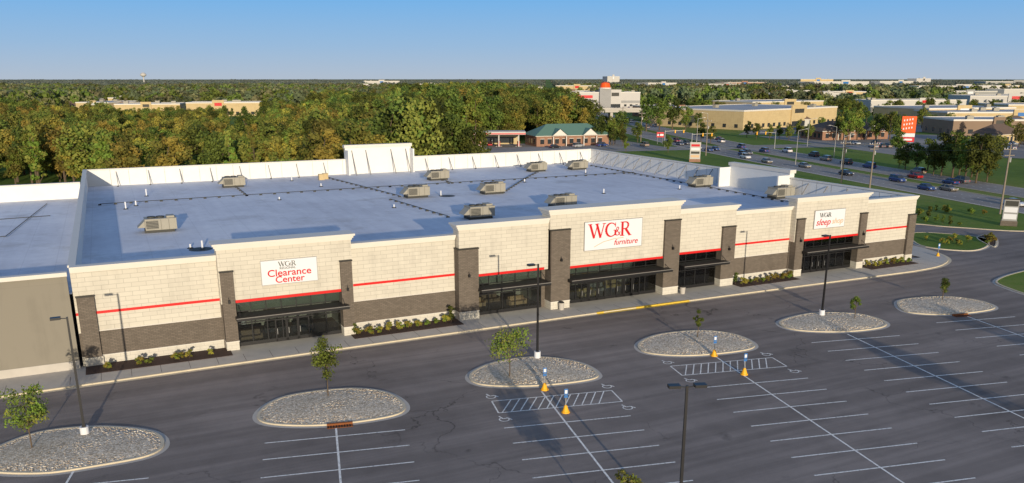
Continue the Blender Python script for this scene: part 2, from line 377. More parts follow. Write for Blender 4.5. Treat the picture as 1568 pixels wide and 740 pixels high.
# ------------------------------------------------------------------ parking markings
A=Vector((.977,-.211)); B=Vector((-.211,-.977))
pm=empty('parking_markings'); b=MB()
def line(p,q,wd=.11,z=.02,k='paintw'):
    p=Vector(p);q=Vector(q);d=(q-p).normalized();n=Vector((-d.y,d.x))*wd/2
    b.poly([(*(p-n),z),(*(q-n),z),(*(q+n),z),(*(p+n),z)],k)
rows=[((-5.0,55.3),(-4.5,57.6),13),((12.5,55.4),(13.0,57.5),13),((29.0,50.4),(30.1,56.9),12),((47.5,50.75),(48.9,57.8),12),((65.0,56.0),(65.5,57.6),13),((82.1,55.4),(82.5,57.2),13),((99.5,44),(99.7,45),8)]
for c,st,n in rows:
    c=Vector(c)
    for i in range(n):
        o=c+B*2.74*i; line(o-A*5.0,o+A*5.0,z=.020,wd=.13)
    line(st,c+B*2.74*(n-1),z=.0245,wd=.15)
def wc(px,py,s=.8):
    c=Vector((px,py)); n=14
    for i in range(11):
        a0=2*math.pi*(i)/n+2.0;a1=2*math.pi*(i+1)/n+2.0
        line(c+Vector((math.cos(a0),math.sin(a0)))*s*.5,c+Vector((math.cos(a1),math.sin(a1)))*s*.5,.1,.0265)
    line(c+Vector((-.05,.2))*s,c+Vector((-.15,.95))*s,.12,.0285); line(c+Vector((0,.2))*s,c+Vector((.5,.15))*s,.12,.030); line(c+Vector((.5,.15))*s,c+Vector((.7,-.4))*s,.12,.032)
for c in ((30.2,54.4),(48.2,55.1)):
    c=Vector(c); ca,cb=5.1,1.25
    q=[c-A*ca-B*cb,c+A*ca-B*cb,c+A*ca+B*cb,c-A*ca+B*cb]
    for i in range(4): line(q[i],q[(i+1)%4],z=.0205+.0007*i,wd=.12)
    k=-ca+.3
    while k<ca-1.4:
        line(c+A*k+B*cb,c+A*(k+1.3)-B*cb,.10,.0235); k+=.72
    for sx in (-1,1):
        for sy in (-1,1): wc(*(c+A*sx*(ca-.1)+B*sy*(cb+1.15)+Vector((0,-.2))),.75)
b.obj('lines',pm)
# ------------------------------------------------------------------ store
st=empty('furniture_store')
b=MB()
RF=6.2
def cornice(b,x0,x1,y0,y1,z,k='white'):
    b.box(x0-.10,x1+.10,y0-.10,y1+.10,z-.62,z-.42,k)
    b.box(x0-.22,x1+.22,y0-.22,y1+.22,z-.42,z-.2,k)
    b.box(x0-.36,x1+.36,y0-.36,y1+.36,z-.2,z,k)
def low(x0,x1):
    b.box(x0,x1,79.90,80.3,0,.93,'base'); b.box(x0,x1,79.86,80.3,.93,1.0,'white')
    b.box(x0,x1,79.95,80.3,1.0,3.22,'brick'); b.box(x0,x1,79.9,80.3,3.22,3.3,'white')
    b.box(x0,x1,79.98,80.38,3.3,8.7,'cream'); b.box(x0,x1,79.93,79.979,4.82,5.06,'red')
    b.box(x0,x1,79.85,80.4,8.7,8.88,'white'); b.box(x0,x1,79.72,80.5,8.88,9.08,'white'); b.box(x0,x1,79.6,80.6,9.08,9.25,'white')
def door(b,x,y,wd=1.0,h=2.3):
    for a in (x,x+wd): b.box(a-.06,a+.06,y-.03,y+.05,.15,h,'black')
    b.box(x-.06,x+wd+.06,y-.032,y+.05,h,h+.1,'black'); b.box(x,x+wd,y-.03,y+.04,.15,.4,'black'); b.box(x+.1,x+.14,y-.1,y-.03,.9,1.5,'galv')
def portal(x0,x1,top,pl,pr,yf,pz,gx0,gx1,stripe,doors,canx):
    b.box(x0,x1,yf,80.6,stripe,top-.62,'cream'); cornice(b,x0,x1,yf,80.6,top)
    b.box(x0,x1,80.6,80.62,stripe+1.5,top-.62,'parapet')
    b.box(gx0,gx1,yf-.06,yf-.002,stripe,stripe+.26,'red')
    for (a,c) in (pl,pr):
        if a is None: continue
        b.box(a,c,yf-.35,80.2,0.15,.95,'base'); b.box(a-.04,c+.04,yf-.39,80.2,.95,1.03,'white')
        b.box(a,c,yf-.32,80.2,1.03,pz,'brick'); b.box(a-.06,c+.06,yf-.38,80.2,pz,pz+.12,'dark')
        b.box((a+c)/2-.09,(a+c)/2+.09,yf-.62,yf-.33,pz*.62,pz*.62+.3,'black')
        b.beam(((a+c)/2,yf-.5,pz*.62+.3),((a+c)/2,yf-.33,pz*.62+.55),.03,'black')
    zt=stripe; zc=3.3
    b.box(gx0,gx1,79.8,79.95,zt-.12,zt,'black')
    n=max(2,round((gx1-gx0)/1.5))
    for i in range(n+1):
        x=gx0+(gx1-gx0)*i/n
        b.box(x-.045,x+.045,79.78,79.93,.15,zt-.12,'black')
    for z in (zc,3.55,.15,2.35): b.box(gx0,gx1,79.79,79.92,z,z+.09,'black')
    b.box(gx0,gx1,79.80,79.90,.15,.5,'black')
    b.box(gx0,gx1,79.86,79.89,3.64,zt-.12,'transom_bright')  # added panes behind the glass, transom brightness put into their colour
    b.box(canx[0],canx[1],yf-1.35,79.75,3.15,3.45,'black'); b.box(canx[0]+.12,canx[1]-.12,yf-1.25,79.75,3.45,3.47,'dark')
    b.box(canx[0]-.02,canx[1]+.02,yf-1.38,yf-1.33,3.40,3.46,'brace')
    for x in (canx[0]+.4,canx[1]-.4): b.beam((x,yf-1.2,3.5),(x,79.3,4.35),.03,'black')
    for d in doors: door(b,d,79.76)
    b.box(x0,gx0,79.8,80.6,0,stripe,'brick'); b.box(gx1,x1,79.8,80.6,0,stripe,'brick')
    gl.box(gx0,gx1,79.845,79.85,.15,zt-.12,'glass')
gl=MB()
b.box(-4,-2.5,79.55,80.2,0.15,.95,'base'); b.box(-4,-2.6,79.6,80.2,.95,6.5,'brick'); b.box(-4.05,-2.55,79.55,80.2,6.5,6.6,'dark')
low(-4.2,7.9); low(20.5,31.8); low(68.6,78.4); low(91.0,101.5)
b.box(100.1,101.45,79.55,80.2,0,.95,'base'); b.box(100.1,101.45,79.6,80.2,.95,6.6,'brick'); b.box(100.05,101.5,79.55,80.2,6.6,6.7,'dark')
portal(7.9,20.5,10.4,(8.0,9.15),(19.25,20.4),79.1,7.7,9.15,19.25,4.65,(12.8,13.9,15.0),(9.0,19.7))
portal(31.9,42.5,10.4,(31.7,34.0),(None,None),79.1,7.75,34.0,42.0,4.65,(),(33.9,42.2))
portal(42.5,59.9,11.3,(42.5,44.9),(57.6,59.8),78.7,9.0,44.9,57.6,4.55,(47.2,48.3,49.4,52.0,53.1,54.2),(44.6,58.2))
portal(60.0,68.6,10.2,(None,None),(66.5,68.5),79.1,7.5,60.3,66.5,4.65,(),(60.2,67.0))
portal(78.4,91.0,10.4,(78.5,79.8),(89.7,90.9),79.1,7.6,79.8,89.7,4.65,(82.5,83.6,84.7),(79.6,90.6))
b.box(-4.2,-3.85,80.6,168.3,0,9.05,'parapet'); b.box(101.15,101.5,80.6,168.3,0,9.05,'parapet'); b.box(-3.85,101.15,168,168.3,0,9.05,'parapet')
b.box(-4.35,-3.7,80.6,168.45,9.05,9.25,'white'); b.box(101.0,101.65,80.6,104,9.05,9.25,'white'); b.box(101.0,101.65,119.4,168.45,9.05,9.25,'white')
b.box(-3.7,43.3,167.85,168.45,9.05,9.25,'white'); b.box(57.2,101,167.85,168.45,9.05,9.25,'white')
b.box(43.3,57.2,167.6,168.6,6.2,11.4,'parapet'); b.box(43.1,57.4,167.4,168.8,11.4,12.0,'white')
b.box(43.3,43.6,165.5,167.6,6.2,11.0,'parapet'); b.box(56.9,57.2,165.5,167.6,6.2,11.0,'parapet')
b.box(101.0,102,104.2,119.2,6.2,9.9,'parapet'); b.box(100.85,102.15,104,119.4,9.9,10.45,'white')
b.box(98.6,101,104.2,104.5,6.2,9.6,'parapet'); b.box(98.6,101,118.9,119.2,6.2,9.6,'parapet')
for x in np.arange(0,101,3.05): b.box(x,x+.05,167.985,167.999,6.3,9.0,'hvac')
for y in np.arange(83,168,3.05): b.box(101.135,101.149,y,y+.05,6.3,9.0,'hvac')
b.obj('walls',st)
gl.obj('glass',st)
b=MB(); b.poly([(-3.85,80.6,RF),(101.15,80.6,RF),(101.15,168,RF),(-3.85,168,RF)],'roof'); b.obj('roof',st)
b=MB()
for x in np.arange(1,100,5.4):
    if 42<x<58: continue
    b.beam((x,167.9,8.7),(x+.1,166.0,6.25),.075,'brace'); b.box(x-.14,x+.14,165.8,166.2,6.2,6.32,'hvacd')
for x in (44.6,47.5,52.8,56): b.beam((x,167.5,10.9),(x,164.4,6.25),.09,'brace')
for y in np.arange(84,166,4.0):
    if 103<y<120: continue
    b.beam((101.1,y,8.7),(99.4,y,6.25),.075,'brace')
b.obj('parapet_braces',st)
b=MB()
def pipe(P,r=.05):
    for p,q in zip(P[:-1],P[1:]):
        p=Vector(p);q=Vector(q); b.beam((*p,6.42),(*q,6.42),r,'hvacd',n=6)
        L=(q-p).length; n=int(L/2.2)
        for i in range(n+1):
            c=p+(q-p)*i/max(n,1); b.box(c.x-.22,c.x+.22,c.y-.12,c.y+.12,6.203,6.38,'hvacd')
pipe([(-2,142),(20,143),(45,144),(97,144)]); pipe([(40,128),(42,108)]); pipe([(42.5,131),(38,164)]); pipe([(60,128),(72,144),(80,154)]); pipe([(95,86),(96.5,160)]); pipe([(60,105),(74,95),(95,90)],.04); pipe([(20,155),(20,143)]); pipe([(57,149),(57,144)])
b.obj('gas_pipes',st)
b=MB()
for x,y,h in ((8.5,99.3,1.0),(7.3,100.4,.5),(49,129,.9),(1.5,136,1.1),(3,139,.8),(5,150,1.2),(34,150,.6),(90,119,.7),(38,120,.5),(70,140,.6),(75,120,.8),(24,136,.5),(84,100,.5),(31,161,.9),(88,148,.8)):
    b.beam((x,y,6.2),(x,y,6.2+h),.11,'signw',n=8); b.beam((x,y,6.2),(x,y,6.32),.4,'hvacd',.2,n=10)
for x,y in ((8.3,99.3),(50,128.6)): b.beam((x,y,6.203),(x,y,6.21),1.3,'hvacd',n=16)
for x,y in ((36,160),(37,161)): b.box(x,x+1,y,y+.8,6.2,7.3,'tanwall')
b.obj('roof_vents',st)
def rtu(x,y,L=3.7,Wd=2.3,h=1.35):
    b=MB(); b.box(-.1,L-.3,.1,Wd-.1,0,.35,'hvacd'); b.box(0,L,0,Wd,.35,.35+h,'hvac')
    b.box(.1,L*.42,-.012,0,.5,h+.2,'hvacd')
    for i in range(6): b.box(.1,L*.42,-.03,-.012,.55+i*.18,.60+i*.18,'hvac')
    b.box(L*.5,L*.5+.03,-.02,0,.36,h+.34,'hvacd'); b.box(L*.75,L*.75+.03,-.02,0,.36,h+.34,'hvacd')
    for i in range(8): b.box(L+.001,L+.02,.15,Wd-.15,.5+.14*i,.55+.14*i,'hvacd')
    b.poly([(-.9,.2,.7),(-.9,Wd-.2,.7),(-.02,Wd-.2,h+.2),(-.02,.2,h+.2)],'hvac'); b.poly([(-.9,.2,.7),(-.02,.2,h+.2),(-.02,.2,.7)],'hvac'); b.poly([(-.9,Wd-.2,.7),(-.02,Wd-.2,.7),(-.02,Wd-.2,h+.2)],'hvac')
    z=.35+h
    b.box(-.05,L+.05,-.05,Wd+.05,z,z+.06,'hvac')
    for cx in (L*.22,L*.5): b.beam((cx,Wd/2,z+.06),(cx,Wd/2,z+.24),.52,'hvacd',.48,n=14)
    b.box(L*.7,L*.95,.4,Wd-.4,z+.06,z+.3,'hvac')
    o=b.obj('rooftop_unit',st,(x,y,RF),0,bevel=.02)
for x,y in ((3.2,112.8),(43.2,128.5),(56.3,127.2),(55,149.7),(18,155.5),(44,104.6),(79.1,155),(88.8,154.6),(59.6,108.8),(94,119.5),(96.6,102)): rtu(x,y)
b=MB()
for x0,x1 in ((9.15,19.25),(34,42),(44.9,57.6),(60.3,66.5),(79.8,89.7)):
    b.poly([(x0-.6,79.95,.16),(x1+.5,79.95,.16),(x1+.5,86,.16),(x0-.6,86,.16)],'brownwall')
    b.box(x0-.6,x1+.5,86,86.1,0.1,5.3,'interior'); b.box(x0-.6,x1+.5,80.62,86,4.9,5.0,'interior'); b.box(x0-.7,x0-.6,80.62,86.1,0.1,5,'interior'); b.box(x1+.5,x1+.6,80.62,86.1,0.1,5,'interior')
    x=x0+.5
    while x<x1-2:
        yy=random.uniform(81,84); k=random.choice(['signw','brownwall','signtan','greywall','tanwall','dark'])
        b.box(x,x+1.9,yy,yy+.85,.2,.6,k); b.box(x+.01,x+1.89,yy+.65,yy+.9,.6,1.1,k); b.box(x-.15,x,yy,yy+.85,.2,.8,k); b.box(x+1.9,x+2.05,yy,yy+.85,.2,.8,k)
        if random.random()<.6: b.beam((x+.5,yy+1.3,.2),(x+.5,yy+1.3,1.7),.03,'dark'); b.beam((x+.5,yy+1.3,1.6),(x+.5,yy+1.3,2.0),.28,'signw',.18,n=10)
        if random.random()<.5: b.box(x+.3,x+1.5,85.9,85.98,1.5,2.4,random.choice(['dark','signtan','brownwall']))
        x+=random.uniform(2.3,3.3)
b.obj('interior_display',st)
def serif_word(par,x0,z0,h,yy,mk,amp=True):
    b=MB(); cnt=[0]
    def stroke(P,W):
        cnt[0]+=1; y=yy-.0015*cnt[0]
        P=[Vector(p) for p in P]
        if not hasattr(W,'__len__'): W=[W]*len(P)
        for i in range(len(P)-1):
            d=(P[i+1]-P[i]).normalized(); n=Vector((-d.y,d.x)); y-=.0006
            q=[P[i]-n*W[i]/2,P[i+1]-n*W[i+1]/2,P[i+1]+n*W[i+1]/2,P[i]+n*W[i]/2]
            b.poly([(x0+a.x*h,y,z0+a.y*h) for a in q],mk)
    T=.17;t=.07
    def serif(x,z,w=.34): stroke([(x-w/2,z),(x+w/2,z)],.05)
    o=0
    stroke([(o+.08,1),(o+.42,0)],T); stroke([(o+.42,.0),(o+.70,1)],t); stroke([(o+.62,1),(o+.94,0)],T); stroke([(o+.94,0),(o+1.22,1)],t)
    serif(o+.08,.98);serif(o+.65,.98);serif(o+1.22,.98,.28)
    o=1.3; P=[];W=[]
    for i in range(17):
        a=R(40+i*(280/16)); P.append((o+.5+.42*math.cos(a),.5+.47*math.sin(a))); W.append(t+.11*max(0,-math.cos(a)))
    stroke(P,W); stroke([(o+.84,.08),(o+.84,.45)],T*.8); serif(o+.84,.45,.3); stroke([(o+.84,.98),(o+.84,.68)],.05)
    o=2.62
    stroke([(o+.1,1),(o+.1,0)],T); serif(o+.1,.98);serif(o+.1,.02)
    P=[(o+.1,.97),(o+.35,.97)]+[(o+.38+.2*math.cos(R(a)),.74+.23*math.sin(R(a))) for a in (60,30,0,-30,-60)]+[(o+.35,.5),(o+.1,.5)]
    stroke(P,[t,t,.1,.13,.15,.13,.1,t,t]); stroke([(o+.36,.5),(o+.72,.02)],T); serif(o+.74,.02,.24)
    if amp:
        o=2.2
        P=[(o+.36,.05),(o+.03,.48),(o+.04,.6),(o+.13,.66),(o+.21,.59),(o+.17,.47),(o-.01,.3),(o-.03,.15),(o+.07,.07),(o+.2,.1),(o+.34,.32)]
        stroke(P,.055)
    return b.obj('logo_letters',par)
def txt(par,body,xc,zc,wd,yy,mk,shear=0,off=.008,sy=1):
    c=bpy.data.curves.new('text','FONT'); c.body=body; c.align_x='CENTER'; c.align_y='CENTER'; c.extrude=.01; c.offset=off; c.shear=shear; c.materials.append(M[mk])
    o=bpy.data.objects.new('lettering',c); COL.objects.link(o); o.rotation_euler=(R(90),0,0); o.location=(xc,yy,zc); o.parent=par
    bpy.context.view_layer.update(); s=wd/max(o.dimensions.x,.01); o.scale=(s,s*sy,s); return o
def panel(name,x0,x1,z0,z1,y):
    e=empty(name); bb=MB(); bb.box(x0,x1,y-.18,y-.002,z0,z1,'signw'); bb.obj('panel',e,bevel=.03)
    bb=MB(); bb.box(x0-.05,x1+.05,y-.15,y-.001,z0-.05,z1+.05,'galv'); bb.obj('frame',e); return e
e=panel('store_sign',46.8,54.4,6.4,9.6,78.7)
serif_word(e,47.3,7.75,1.62,78.5,'signred'); txt(e,'furniture',52.2,7.05,3.2,78.49,'signred',.3,.004)
bb=MB(); P=[Vector((48.0,6.75)),Vector((49.2,7.25)),Vector((50.6,7.5)),Vector((51.9,7.55))]
for i in range(3): bb.poly([(P[i].x,78.5,P[i].y-.03),(P[i+1].x,78.5,P[i+1].y-.05),(P[i+1].x,78.5,P[i+1].y+.03),(P[i].x,78.5,P[i].y+.03)],'signtan')
bb.obj('swoosh',e)
e=panel('store_sign',11.75,17.0,6.1,8.4,79.1)
serif_word(e,13.35,7.78,.48,78.9,'signgrey'); txt(e,'REGIONAL',14.2,7.6,1.5,78.9,'signgrey'); txt(e,'Clearance',14.35,7.15,4.1,78.9,'signred',0,.012,.92); txt(e,'Center',14.35,6.5,2.75,78.9,'signred',0,.012,.92)
e=panel('store_sign',81.5,86.8,6.15,8.5,79.1)
serif_word(e,82.3,7.6,.58,78.9,'signgrey'); txt(e,'sleep',83.0,6.95,2.5,78.9,'signred',.3,.004); txt(e,'shop',85.5,6.97,2.0,78.9,'signtan',.3,.002)
for x0,x1 in ((-4,8.3),(19.9,31.6),(68.6,78.3),(91.1,100.2)):
    b=MB(); b.box(x0,x1,77.25,79.85,.10,.19,'mulch'); b.obj('planting_bed')
# ------------------------------------------------------------------ neighbour building at left
nb=empty('neighbouring_store'); b=MB()
b.box(-75,-4.45,79.3,79.6,0,.9,'concrete'); b.box(-75,-4.45,79.35,79.65,.9,8.6,'taupe'); b.box(-75,-4.4,79.15,79.9,8.6,8.95,'white')
b.box(-75,-4.45,146.5,147,5,9.2,'parapet'); b.box(-75,-4.4,146.3,147.1,9.2,9.4,'white')
b.obj('walls',nb); b=MB(); b.poly([(-75,79.66,6.9),(-4.25,79.66,6.9),(-4.25,146.5,6.9),(-75,146.5,6.9)],'roof'); b.obj('roof',nb)
b=MB()
def pipe2(P):
    for p,q in zip(P[:-1],P[1:]):
        b.beam((*p,7.05),(*q,7.05),.05,'hvacd',n=6)
pipe2([(-30,112),(-12,113),(-9,141)]); pipe2([(-30,126),(-8,128)]); b.obj('pipes',nb)
# ------------------------------------------------------------------ lamps & furniture
def lamp(x,y,h=9.0,heads=((-1,0),),base=.75):
    e=empty('parking_lot_lamp',(x,y,.0)); b=MB(); b.beam((0,0,.0),(0,0,base),.3,'signw',.3,n=14); b.obj('concrete_base',e)
    b=MB(); b.beam((0,0,base),(0,0,base+.05),.2,'black'); b.beam((0,0,base),(0,0,h),.12,'black',.09)
    for dx,dy in heads:
        b.beam((0,0,h-.1),(dx*.45,dy*.45,h-.05),.04,'black')
        b.box(min(dx*.4,dx*1.05),max(dx*.4,dx*1.05),-.22,.22,h-.1,h+.06,'black')
    b.obj('pole_and_head',e)
    return e
lamp(-3.9,63.4); lamp(33.6,64.4); lamp(68.1,63.6)
e=lamp(26.8,33.8,9.0,((-1,0),(1,0))); e.rotation_euler[2]=R(-20)
for x,y in ((29.7,52.1),(30.5,57.1),(48.0,52.8),(48.9,58.0),(107.0,79.6)):
    b=MB(); b.beam((0,0,.02),(0,0,.12),.34,'yellow',.32,n=14); b.beam((0,0,.12),(0,0,.62),.27,'yellow',.10,n=14); b.beam((0,0,.6),(0,0,2.0),.035,'galv')
    b.box(-.15,.15,-.05,-.036,1.5,1.98,'blue'); b.box(-.10,.10,-.056,-.051,1.6,1.88,'signw'); b.box(-.15,.15,-.05,-.036,1.25,1.45,'blue')
    b.obj('accessible_parking_sign',None,(x,y,.0),R(-15))
for x,y in ((13.2,57.0),(82.0,57.0)):
    b=MB(); b.box(-.95,.95,-.25,.3,.02,.05,'rust')
    for i in range(9): b.box(-.9+i*.2,-.82+i*.2,-.22,.27,.05,.07,'rubber')
    b.box(-.95,.95,.22,.42,.03,.2,'rust'); b.obj('storm_drain',None,(x,y,0),R(-12))
for x,y in ((43.6,77.9),(60.2,77.9)):
    b=MB(); b.beam((0,0,.15),(0,0,.95),.28,'concrete',.33,n=14); b.beam((0,0,.95),(0,0,1.1),.34,'dark',.2,n=14); b.obj('trash_bin',None,(x,y,0))
def util(x,y,h,n='utility_pole',rot=0):
    b=MB(); b.beam((0,0,0),(0,0,h),.2,'pole',.14,n=8); b.box(-1.4,1.4,-.08,.08,h-.9,h-.75,'pole'); b.box(-1.1,1.1,-.08,.08,h-2.0,h-1.86,'pole')
    for k in (-1.2,-.6,.6,1.2): b.beam((k,0,h-.75),(k,0,h-.5),.07,'signw',n=6)
    b.beam((.3,0,h-3.2),(.3,0,h-2.3),.22,'galv',n=8)
    b.obj(n,None,(x,y,0),rot)
UP=((163.5,151,10.5),(161.5,140.5,11),(152.5,101.6,13),(181,226,12),(197,288,12),(225,345,12),(255,415,12))
for x,y,h in UP: util(x,y,h,rot=R(-15))
b=MB(); W_=[UP[2],UP[0],UP[3],UP[4],UP[5],UP[6]]
for p,q in zip(W_[:-1],W_[1:]):
    for k in (-1.2,.6):
        pr=None
        for i in range(9):
            t=i/8; c=(p[0]+(q[0]-p[0])*t+k*.96,p[1]+(q[1]-p[1])*t-k*.26,(p[2]-.5)*(1-t)+(q[2]-.5)*t-1.2*4*t*(1-t))
            if pr: b.beam(pr,c,.018,'hvacd',n=3)
            pr=c
b.obj('power_lines')
def slight(x,y,h,d):
    b=MB(); b.beam((0,0,0),(0,0,h),.12,'galv',.07,n=8); b.beam((0,0,h),(d*2.4,0,h+.5),.05,'galv'); b.box(min(d*2.2,d*3),max(d*2.2,d*3),-.15,.15,h+.42,h+.58,'galv'); b.obj('street_light',None,(x,y,0),R(-15))
for x,y,d in ((186,190,1),(212,200,-1),(205,262,1),(240,300,-1),(178,165,1),(240,240,1),(275,255,-1)): slight(x,y,10,d)
def traffic(x,y,rot):
    b=MB(); b.beam((0,0,0),(0,0,6.2),.14,'galv',.1,n=8); b.beam((0,0,5.8),(8,0,6.1),.07,'galv')
    for k in (4,7.4): b.box(k-.2,k+.2,-.2,.2,5.1,6.2,'yellow')
    b.obj('traffic_signal',None,(x,y,0),rot)
traffic(188,243,R(-15)); traffic(222,238,R(165)); traffic(190,262,R(-15))
b=MB(); b.beam((-1.2,0,0),(-1.2,0,12),.22,'greywall',n=8); b.beam((1.2,0,0),(1.2,0,12),.22,'greywall',n=8)
b.box(-2.3,2.3,-.4,.4,6.9,12.5,'orange'); b.box(-2.3,2.3,-.35,.35,5.6,6.8,'signw'); b.box(-2.3,2.3,-.35,.35,3.9,5.5,'signred')
for i,(z) in enumerate((10.9,9.5,8.1)):
    for k in range(4): b.box(-1.7+.85*k,-1.35+.85*k,-.43,-.401,z+.15*k-.1,z+.15*k+.5,'signw')
b.box(-1.6,1.6,-.38,-.351,4.4,5.0,'signw'); b.obj('pylon_sign',None,(248.5,203,0),R(-40))
b=MB(); b.box(-1.7,1.7,-.3,.3,0,.9,'redbrick'); b.box(-1.6,1.6,-.25,.25,.9,6,'whitewall')
for z,k in ((1.4,'signtan'),(2.5,'hvacd'),(3.6,'signw'),(4.7,'signred')): b.box(-1.3,1.3,-.28,-.251,z,z+.7,k)
b.obj('monument_sign',None,(164,210,0),R(-35))
b=MB(); b.box(-1.3,1.3,-.35,.35,0,.9,'brick'); b.box(-1.15,1.15,-.25,.25,.9,4.6,'greywall'); b.box(-1.25,1.25,-.3,.3,4.6,4.8,'dark')
for z,k in ((1.2,'signw'),(2.4,'signw'),(3.5,'hvacd')): b.box(-1.0,1.0,-.27,-.251,z,z+.9,k)
b.obj('monument_sign',None,(141.5,92.4,0),R(-50))
b=MB(); b.beam((0,0,0),(0,0,4),.1,'galv',n=6); b.beam((2,0,0),(2,0,4),.1,'galv',n=6); b.box(-.4,2.4,-.12,.12,2.6,4.6,'signred'); b.box(-.2,2.2,-.14,-.121,3.2,3.9,'signw'); b.obj('roadside_sign',None,(196,275,0),R(-25))
# ------------------------------------------------------------------ background buildings
def bbuild(name,x,y,wd,dp,h,rot,wall,band='hvacd',roof='flatroof',units=3):
    e=empty(name,(x,y,0),rot); b=MB()
    b.box(0,wd,0,dp,0,h-.01,wall); b.box(-.15,wd+.15,-.15,.3,h-.5,h+.25,'white'); b.box(-.15,wd+.15,dp-.3,dp+.15,h-.5,h+.25,'white'); b.box(-.15,.3,.3,dp-.3,h-.5,h+.25,'white'); b.box(wd-.3,wd+.15,.3,dp-.3,h-.5,h+.25,'white')
    ex=wd*random.uniform(.3,.6); b.box(ex,ex+wd*.16,-.8,0,h*.1,h*1.18,wall); b.box(ex+.6,ex+wd*.16-.6,-.83,-.801,.2,3,'wglass'); b.box(ex+wd*.03,ex+wd*.13,-.86,-.801,h*.75,h*.98,random.choice(['signred','blue','signw','hvacd']))
    k=2.0
    while k<wd-3:
        if not(ex-3<k<ex+wd*.16+1): b.box(k,k+2.2,-.03,-.001,.9,2.8,'wglass')
        k+=5
    k=3
    while k<dp-3: b.box(-.03,-.001,k,k+2,1,2.8,'wglass'); k+=7
    b.box(.3,wd-.3,.3,dp-.3,h,h+.02,roof)
    for i in range(units):
        ux=random.uniform(3,wd-6);uy=random.uniform(3,dp-5); b.box(ux,ux+3,uy,uy+2,h+.02,h+1.6,'hvac'); b.beam((ux+1,uy+1,h+1.6),(ux+1,uy+1,h+1.8),.6,'hvacd',n=8)
    b.obj('building',e); return e
bbuild('tan_retail_building',287,331,92,60,9.5,R(15.5),'tanwall')
bbuild('retail_building',395,300,70,40,8,R(-25),'tanwall')
def hiproof(b,x0,x1,y0,y1,z0,z1,k,ov=.8):
    x0-=ov;x1+=ov;y0-=ov;y1+=ov;m=(y0+y1)/2;d=(y1-y0)/2
    p=[(x0,y0,z0),(x1,y0,z0),(x1,y1,z0),(x0,y1,z0),(x0+d,m,z1),(x1-d,m,z1)]
    for f in ((0,1,5,4),(1,2,5),(2,3,4,5),(3,0,4),(3,2,1,0)): b.poly([p[i] for i in f],k)
def house(name,x,y,wd,dp,rot,wall,roof,ez=3.6,rz=7,gable=True):
    e=empty(name,(x,y,0),rot); b=MB(); b.box(0,wd,0,dp,0,ez,wall); b.box(-.5,wd+.5,-.5,dp+.5,ez-.25,ez-.02,'white'); b.obj('walls',e)
    b=MB(); hiproof(b,0,wd,0,dp,ez,rz,roof)
    if gable:
        for gx in (wd*.2,wd*.62):
            g=wd*.1; b.poly([(gx,-1.5,ez+.02),(gx+2*g,-1.5,ez+.02),(gx+g,-1.5,ez+g*.8)],'white'); b.poly([(gx-.3,-1.7,ez),(gx+g,-1.7,ez+g*.85),(gx+g,dp*.5,ez+g*.85),(gx-.3,dp*.2,ez)],roof); b.poly([(gx+2*g+.3,-1.7,ez),(gx+2*g+.3,dp*.2,ez),(gx+g,dp*.5,ez+g*.85),(gx+g,-1.7,ez+g*.85)],roof)
            b.box(gx+.2,gx+.5,-1.4,-1.1,0,ez-.3,'white'); b.box(gx+2*g-.5,gx+2*g-.2,-1.4,-1.1,0,ez-.3,'white')
    b.obj('roof',e); b=MB(); k=1.5
    while k<wd-2: b.box(k,k+1.6,-.06,-.001,.9,2.7,'wglass'); b.box(k-.1,k+1.7,-.05,-.001,2.7,2.85,'white'); k+=3
    k=1.5
    while k<dp-2: b.box(-.06,-.001,k,k+1.5,.9,2.7,'wglass'); k+=3
    b.obj('windows',e); return e
house('green_roof_building',147,284,30,13,R(-7),'redbrick','greenroof',4,8)
house('brick_house',270,262,32,16,R(-11),'redbrick','brownroof',3.8,7.5)
e=empty('gas_station',(124,292,0),R(-24)); b=MB(); b.box(0,20,0,9,4.6,5.7,'whitewall'); b.box(-.03,20.03,-.03,9.03,4.75,5.1,'red')
for x in (2.5,10,17.5):
    for y in (2,7): b.box(x-.2,x+.2,y-.2,y+.2,0,4.6,'whitewall')
    b.box(x-1.2,x+1.2,3.6,5.4,0,.15,'concrete'); b.box(x-.5,x+.5,4.1,4.9,.15,1.9,'signred'); b.box(x-.35,x+.35,4.08,4.099,1.1,1.7,'hvacd')
b.obj('canopy',e)
b=MB(); b.box(2,18,15,23,0,4.2,'tanwall'); b.box(1.8,18.2,14.8,23.2,4.2,4.6,'red'); b.box(4,16,14.95,14.999,.5,2.8,'wglass'); b.obj('kiosk',e)
e=bbuild('warehouse_store',370,660,66,45,13,R(-25),'whitewall'); b=MB(); b.box(30,40,-2,6,0,16,'greywall'); b.beam((35,2,16),(35,2,17),5.5,'white',n=20); b.beam((35,2,17),(35,2,20.8),4.8,'orange',3.8,n=20); b.beam((35,2,20.8),(35,2,21.8),3.8,'orange',1.2,n=20); b.box(4,24,-.1,-.0,8.0,10.5,'signred'); b.box(0,66,-.25,-.15,4.0,6.0,'greywall'); b.obj('sign_tower',e)
bbuild('school_building',8,640,42,30,8,R(-12),'tanwall'); bbuild('school_building',52,618,48,26,9,R(-14),'tanwall'); bbuild('school_building',-10,700,40,25,7,R(-8),'brownwall')
def polar(px,r):
    az=R(25.7)+math.atan((px-784)/1300.); return r*math.sin(az),r*math.cos(az)
BL=[]
rr=random.Random(5)
